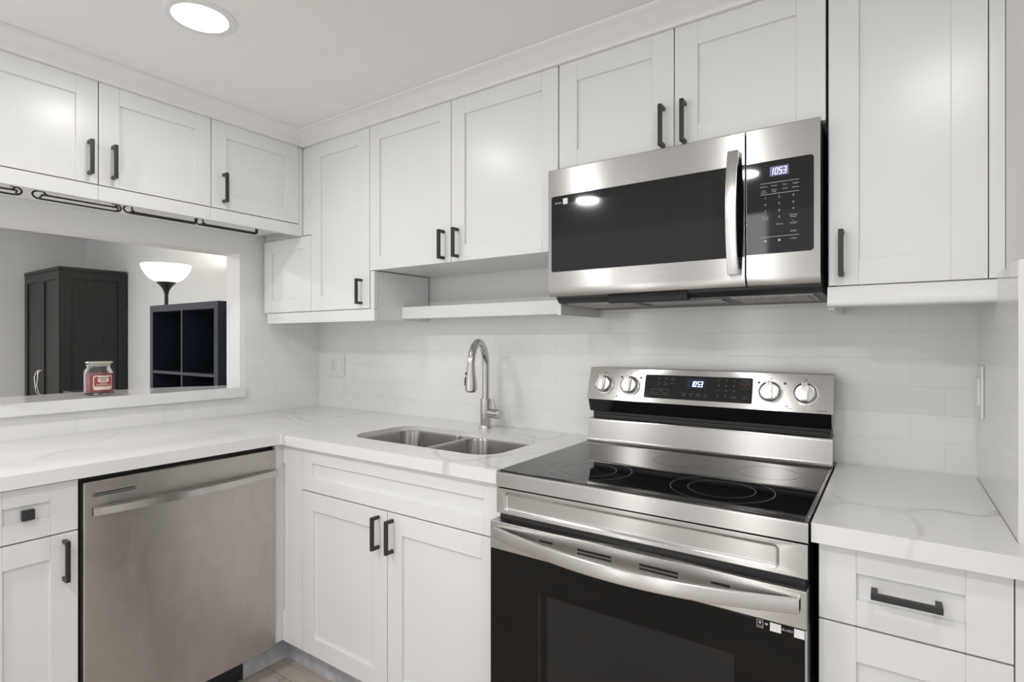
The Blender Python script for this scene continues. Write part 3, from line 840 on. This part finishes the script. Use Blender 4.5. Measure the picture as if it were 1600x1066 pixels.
glassplate(2.2625, 2.4140, 1.4895, 1.7205, .0006, .008, M['black_glass'], 'keypad_glass', cpn)
# handle: bowed vertical bar
mb = MB(); lps = []
for i in range(25):
    z = 1.441 + .316 * i / 24; k = (z - 1.599) / .158
    bow = .022 + .024 * (1 - k * k); y = MF - bow
    x0, x1 = 2.2195, 2.2475
    lps.append([Vector((x0, y + .010, z)), Vector((x0 + .001, y + .001, z)), Vector((x0 + .003, y, z)), Vector((x1 - .003, y, z)), Vector((x1 - .001, y + .001, z)), Vector((x1, y + .010, z))])
mb.loft(lps); mb.box(2.2200, 2.2470, MF - .022, MF, 1.441, 1.456, .001); mb.box(2.2200, 2.2470, MF - .022, MF, 1.742, 1.757, .001)
link('handle', mb, M['steel_bright'], dr)
PM2 = lambda a, c: PM(a, c, .0012)
mb = MB(); rect2(mb, 2.317, 2.3595, 1.6815, 1.7055, lambda a, c: PM(a, c, .0010)); link('clock_window', mb, M['clock_bg'], cpn)
mb = MB()
for ch, u in (('1', 2.3170), ('0', 2.3275), ('5', 2.3370), ('3', 2.3465)): seven(mb, ch, u, 1.6850, .0072, .0165, .0017, lambda a, c: PM(a, c, .0014))
link('clock_digits', mb, M['clock_mw'], cpn)
mb = MB()
for q in (1.6655, 1.6375, 1.5310): rect2(mb, 2.295, 2.3825, q - .0005, q + .0005, PM2)
for j, row in enumerate((('Popcorn', 'Potato', 'Pizza', 'Veggies'), ('Auto', 'Soften', 'Cook', 'Defrost'))):
    for i, s_ in enumerate(row): put_text(mb, s_, 2.3035 + .0238 * i, (1.6575, 1.6475)[j], .0050, PM2)
put_text(mb, 'Reheat', 2.3035, 1.6425, .0050, PM2); put_text(mb, 'Melt', 2.3273, 1.6425, .0050, PM2)
for i, s_ in enumerate('123456789'): put_text(mb, s_, (2.307, 2.3385, 2.3700)[i % 3], 1.6285 - .0167 * (i // 3), .0080, PM2)
put_text(mb, '0', 2.3385, 1.5785, .0080, PM2)
for u, q, s_ in ((2.307, 1.581, 'Power'), (2.307, 1.576, 'Level'), (2.3700, 1.5805, 'Kitchen'), (2.3700, 1.5755, 'Timer'), (2.3385, 1.5610, '+30 sec'), (2.3700, 1.5600, 'START'), (2.3700, 1.5660, 'o'), (2.3700, 1.5405, 'STOP')): put_text(mb, s_, u, q, .0056, PM2)
for u in (2.307, 2.3385): mb.quads([PM2(u + .003 * math.cos(i * math.pi / 4), 1.5215 + .003 * math.sin(i * math.pi / 4)) for i in range(8)], [tuple(range(8))])
put_text(mb, 'o Vent', 2.3700, 1.5225, .0055, PM2)
link('keypad_print', mb, M['ink'], cpn)
mb = MB(); put_text(mb, 'SAMSUNG', 2.033, 1.4615, .0100, lambda a, c: PM(a, c, .0003), 1.0); lg = link('badge_print', mb, mat('badge grey', (.50, .485, .465), .35, 1.0), dr)
mb = MB(); rect2(mb, 1.7285, 1.7450, 1.6945, 1.7125, PM2); link('sticker', mb, M['paper'], dr)
mb = MB(); put_text(mb, 'BLABO', 1.7125, 1.7000, .0082, PM2, .95); link('sticker_print', mb, M['ink'], dr)
# underside fittings
def under(x0, x1, y0, y1, h, name, m_, extra=.0):
    def zz(y): return 1.392 - (y + .318) / (.288) * .007
    mb = MB(); vs = []
    for dz in (0, -h):
        for x, y in ((x0, y0), (x1, y0), (x1, y1), (x0, y1)): vs.append(Vector((x, y, zz(y) + dz - extra)))
    mb.loft([vs[:4], vs[4:]]); return link(name, mb, m_, bd)
under(1.700, 1.915, -.30, -.12, .003, 'filter_frame', M['grey']); under(1.712, 1.903, -.29, -.13, .0012, 'grease_filter', M['filter'], .003)
under(2.205, 2.405, -.30, -.12, .003, 'filter_frame', M['grey']); under(2.217, 2.393, -.29, -.13, .0012, 'grease_filter', M['filter'], .003)
under(1.95, 2.17, -.25, -.16, .003, 'light_cover', M['grey'])
mb = MB(); mb.box(1.86, 2.10, -.339, -.312, 1.386, 1.412, .002); link('intake_lip', mb, M['slot'], bd)

# ------------------------------------------------------------------ wall plates
t = thing('outlet_plate', (.159, -.003, 1.083), 'white two-gang plate with outlet and rocker switch near the corner', 'outlet')
mb = MB(); mb.box(.100, .218, -.006, -.0003, 1.083, 1.199, .002); link('plate', mb, M['ivory_plastic'], t)
mb = MB(); mb.box(.114, .148, -.009, -.0055, 1.107, 1.175, .001); so = link('socket', mb, M['ivory_plastic'], t)
mb = MB()
for z in (1.124, 1.158):
    mb.box(.1235, .1255, -.0095, -.008, z - .004, z + .005); mb.box(.1365, .1385, -.0095, -.008, z - .004, z + .004); mb.box(.129, .133, -.0095, -.008, z - .010, z - .0065)
mb.box(.126, .136, -.0095, -.008, 1.138, 1.1435); link('slots', mb, M['grey'], so)
mb = MB(); mb.box(.168, .202, -.0095, -.0055, 1.107, 1.175, .0015); link('rocker', mb, M['white_plastic'], t)
t = thing('switch_plate', (XR - .003, -.092, 1.083), 'white switch plate on the right tiled wall seen edge-on', 'outlet')
mb = MB(); mb.box(XR - .006, XR - .0003, -.134, -.050, 1.083, 1.211, .002); link('plate', mb, M['white_plastic'], t)
mb = MB(); mb.box(XR - .011, XR - .0055, -.109, -.075, 1.113, 1.181, .0015); link('rocker', mb, M['white_plastic'], t)

# ------------------------------------------------------------------ recessed light
LX, LY = .905, -1.067
t = thing('recessed_light', (LX, LY, CEIL - .006), 'round recessed ceiling light glowing white', 'ceiling light')
mb = MB(); mb.lathe([(.072, -.001), (.074, -.005), (.088, -.006), (.096, -.003), (.097, -.0002), (.072, -.0002)], (LX, LY, CEIL), 48, None, False); link('trim_ring', mb, M['trim'], t)
mb = MB(); mb.lathe([(0, -.0035), (.060, -.0035), (.0705, -.0025), (.0715, -.0008), (0, -.0008)], (LX, LY, CEIL), 48, None, False); link('lens', mb, M['lens'], t)

# ------------------------------------------------------------------ under-cabinet wire racks
def rack(y0, y1, x0, x1, loop0, loop1, label):
    zc = 1.7815; zr = 1.742; dz1 = .0085 if x1 - x0 > .02 else .003
    mb = MB(); r = .0030
    for x, z in ((x0, zr), (x1, zr + dz1)):
        mb.tube([(x, y0, z), (x, (y0 + y1) / 2, z), (x, y1, z)], r, 8)
    xm = (x0 + x1) / 2; h = (x1 - x0) / 2
    for y, lp, s_ in ((y0, loop0, -1), (y1, loop1, 1)):
        if lp:   # C-shaped hook curling back over the rods, reaching up to the cabinet bottom
            q = lambda dy, dz, x: (x, y + s_ * dy, zr + dz)
            mb.tube([q(-.004, 0, x0), q(.006, .001, x0), q(.013, .005, x0), q(.017, .012, x0), q(.015, .019, x0), q(.008, .024, x0), q(-.004, .026, x0), q(-.012, .0255, x0)], r, 8)
            mb.tube([q(-.024, dz1, x1), q(-.014, dz1 + .001, x1), q(-.008, dz1 + .006, x1), q(-.005, dz1 + .013, x1), q(-.006, dz1 + .022, x1), q(-.006, .0385, x1)], r, 8)
            mb.tube([q(-.002, .0, x0), q(0, dz1 * .4 - .001, xm), q(-.002, dz1, x1)], r, 8)
        else:    # small square loop
            mb.tube([(x0, y, zr), (x0, y + s_ * .002, zr + .012), (x0, y + s_ * .002, zr + .036), (xm, y + s_ * .002, zr + .036), (x1, y + s_ * .002, zr + .036), (x1, y + s_ * .002, zr + .012), (x1, y, zr)], r, 8)
    o = link('wire_rack', mb, M['black_matte']); tag(o, label, 'rack', 'black wire racks under the wall cabinets'); return o
RKX = .256
rack(-1.62, -1.322, RKX - .012, RKX + .016, True, True, 'black wire rack under the wall cabinet, cut off by the left edge')
rack(-1.262, -1.042, RKX - .012, RKX + .016, True, True, 'black wire rack under the cabinets, longest of those wholly in view')
rack(-1.005, -.772, RKX, RKX + .012, True, False, 'black wire rack under the cabinets, second from the corner')
rack(-.752, -.515, RKX, RKX + .012, True, False, 'black wire rack under the cabinets, nearest the corner')

# ------------------------------------------------------------------ candle
CX, CY, CZ = -.120, -.970, 1.0502
t = thing('candle_jar', (CX, CY, CZ), 'red jar candle with glass lid standing on the stone ledge', 'candle')
mb = MB()
mb.lathe([(0, 0), (.046, 0), (.0505, .004), (.0505, .012), (.0495, .016), (.0505, .020), (.0510, .094), (.0480, .104), (.0425, .110), (.0415, .118), (.0445, .120), (.0445, .124), (.0390, .124), (.0390, .110), (.0455, .099), (.0480, .092), (.0480, .010), (.044, .007), (0, .007)], (CX, CY, CZ), 48, None, False)
link('jar', mb, M['glass'], t)
mb = MB(); mb.lathe([(0, .0072), (.0435, .0075), (.0476, .011), (.0476, .086), (.043, .088), (0, .088)], (CX, CY, CZ), 48, None, False); link('wax', mb, M['wax'], t)
mb = MB(); mb.tube([(CX, CY, CZ + .087), (CX + .001, CY, CZ + .096)], .0012, 6); link('wick', mb, M['white_plastic'], t)
mb = MB(); mb.lathe([(0, .116), (.037, .116), (.0385, .126), (.0400, .128), (.0455, .129), (.0465, .132), (.0440, .136), (0, .136)], (CX, CY, CZ), 48, None, False); link('lid', mb, M['lid_glass'], t)
# curved label facing the kitchen
def lab(a0, a1, z0, z1, rr, cut=.0):
    vs = []; fs = []; n = 14
    for i in range(n + 1):
        a = a0 + (a1 - a0) * i / n
        k = 0
        if i in (0, n): k = cut
        for z in (z0 + k, z1 - k): vs.append((CX + rr * math.cos(a), CY + rr * math.sin(a), CZ + z))
    for i in range(n): fs.append((2 * i, 2 * i + 2, 2 * i + 3, 2 * i + 1))
    mb = MB(); return mb.quads(vs, fs)
ac = math.atan2(-.907, 2.686) + .26
def PLb(u, q, rr=.0522): a = ac + u / .0522; return Vector((CX + rr * math.cos(a), CY + rr * math.sin(a), CZ + q))
lb = link('label', lab(ac - .66, ac + .66, .022, .080, .0514, .007), M['label_cream'], t)
link('label_field', lab(ac - .60, ac + .60, .036, .076, .0517, .006), M['label_red'], lb)
mb = lab(ac - .36, ac + .40, .053, .077, .0519, .008); link('label_crest', mb, M['label_cream'], lb)
mb = MB()
for i in range(7):
    q0 = -.017 + .0052 * i
    rect2(mb, q0, q0 + .0036, .067 - .0004 * (i - 3) ** 2 * .3, .0735 - .0004 * (i - 3) ** 2 * .3, PLb)
for i in range(4): rect2(mb, -.010 + .0052 * i, -.0064 + .0052 * i, .0575, .0635, PLb)
link('label_print', mb, M['label_grey'], lb)
mb = MB()
for i in range(8): rect2(mb, -.023 + .0060 * i, -.0185 + .0060 * i, .0405, .0435, PLb)
for i in range(5): rect2(mb, -.010 + .0050 * i, -.0065 + .0050 * i, .0465, .0495, PLb)
link('label_lines', mb, M['label_cream'], lb)

# ------------------------------------------------------------------ next room
WX0, WX1, WY0, WY1, WZ = -4.10, -3.21, -.215, .285, 1.90
t = thing('wardrobe', (-3.655, .04, 0), 'black-brown two-door wardrobe seen through the opening', 'wardrobe')
mb = MB(); mb.box(WX0, WX1 - .012, WY0 + .022, WY1, .0, WZ - .03)
mb.box(WX0 - .004, WX1 + .004, WY0 - .004, WY1, WZ - .03, WZ, .002); link('body', mb, M['wood_dark'], t)
mb = MB(); P_ = planeP('x', WX1)
pbox(mb, P_, WY0 + .022, WY0 + .085, 0, .012, .0, WZ - .031, .001); pbox(mb, P_, WY1 - .065, WY1, 0, .012, .0, WZ - .031, .001); pbox(mb, P_, WY0 + .085, WY1 - .065, 0, .012, WZ - .10, WZ - .031, .001); pbox(mb, P_, WY0 + .085, WY1 - .065, 0, .012, 0, .1, .001)
link('side_panel', mb, M['wood_dark'], t)
PW = planeP('y', WY0)
xm = (WX0 + WX1) / 2
for u0, u1, hu, s_ in ((WX0, xm - .002, xm - .03, -1), (xm + .002, WX1, xm + .03, 1)):
    d = link('door', shaker(PW, u0, u1, .03, WZ - .032, .075, .09, .075, .022, .010), M['wood_dark'], t)
    mb = MB(); mb.tube([(hu, WY0, 1.01), (hu - s_ * .004, WY0 - .026, .985), (hu + s_ * .014, WY0 - .032, .94), (hu - s_ * .010, WY0 - .032, .87), (hu + s_ * .004, WY0 - .022, .81), (hu, WY0, .79)], .006, 10)
    h = link('handle', mb, M['chrome'], d); h['label'] = 'curved silver handle'
# cube shelf
KX0, KX1, KY0, KY1, KZ = -1.020, -.256, -.415, -.03, 1.475
t = thing('cube_shelf', (-.66, -.22, 0), 'dark blue-black cube shelf with open compartments behind the ledge', 'shelf')
mb = MB(); mb.box(KX0, KX0 + .038, KY0, KY1, 0, KZ - .038, .0008); mb.box(KX1 - .038, KX1, KY0, KY1, 0, KZ - .038, .0008); mb.box(KX0, KX1, KY0, KY1, KZ - .038, KZ, .0008); mb.box(KX0 + .038, KX1 - .038, KY0, KY1, 0, .038, .0008)
mb.box(KX0 + .038, KX1 - .038, KY1 - .008, KY1, .038, KZ - .038); link('frame', mb, M['shelf_dark'], t)
xc = (KX0 + KX1) / 2
mb = MB(); mb.box(xc - .008, xc + .008, KY0 + .001, KY1 - .008, .038, KZ - .038); link('divider', mb, M['shelf_dark'], t)
for k in range(3):
    z = KZ - .038 - .3465 * (k + 1)
    mb = MB(); mb.box(KX0 + .038, xc - .0085, KY0 + .001, KY1 - .008, z - .008, z + .008); mb.box(xc + .0085, KX1 - .038, KY0 + .001, KY1 - .008, z - .008, z + .008); link('shelf_board', mb, M['shelf_dark'], t)
# floor lamp
FLX, FLY = -1.431, -.148
t = thing('floor_lamp', (FLX, FLY, 0), 'black torchiere floor lamp with glowing white bowl shade', 'lamp')
mb = MB(); mb.lathe([(0, 0), (.125, 0), (.130, .008), (.11, .02), (.02, .03), (0, .03)], (FLX, FLY, 0), 36, None, False); link('base', mb, M['lamp_black'], t)
mb = MB(); mb.tube([(FLX, FLY, .028), (FLX, FLY, .9), (FLX, FLY, 1.60)], .0115, 16); link('pole', mb, M['lamp_black'], t)
mb = MB(); mb.lathe([(0, 1.585), (.014, 1.585), (.016, 1.60), (.026, 1.622), (.042, 1.642), (.060, 1.660), (.057, 1.662), (0, 1.662)], (FLX, FLY, 0), 36, None, False); link('shade_holder', mb, M['lamp_black'], t)
mb = MB(); mb.lathe([(.030, 1.6625), (.062, 1.664), (.094, 1.682), (.120, 1.710), (.139, 1.745), (.149, 1.777), (.145, 1.777), (.135, 1.747), (.116, 1.714), (.090, 1.687), (.060, 1.670), (.030, 1.669)], (FLX, FLY, 0), 48, None, False); link('lamp_shade', mb, M['shade'], t)
bl = bpy.data.lights.new('bulb', 'POINT'); bl.energy = 9; bl.color = (1, .92, .80); bl.shadow_soft_size = .03
bo = bpy.data.objects.new('bulb', bl); bo.parent = t; bo.location = (0, 0, 1.745); COL.objects.link(bo)
# low dark sideboard just seen above the ledge
t = thing('side_table', (-1.6, -.49, 0), 'dark furniture top just visible over the ledge behind the candle', 'table')
mb = MB(); mb.box(-1.75, -1.45, -.60, -.38, .06, .93); link('body', mb, M['shelf_dark'], t)
mb = MB(); mb.box(-1.76, -1.44, -.61, -.37, .931, .953, .002); link('top', mb, M['shelf_dark'], t)
for x in (-1.71, -1.49):
    for y in (-.56, -.42): mb = MB(); mb.box(x - .02, x + .02, y - .02, y + .02, 0, .06); link('leg', mb, M['shelf_dark'], t)
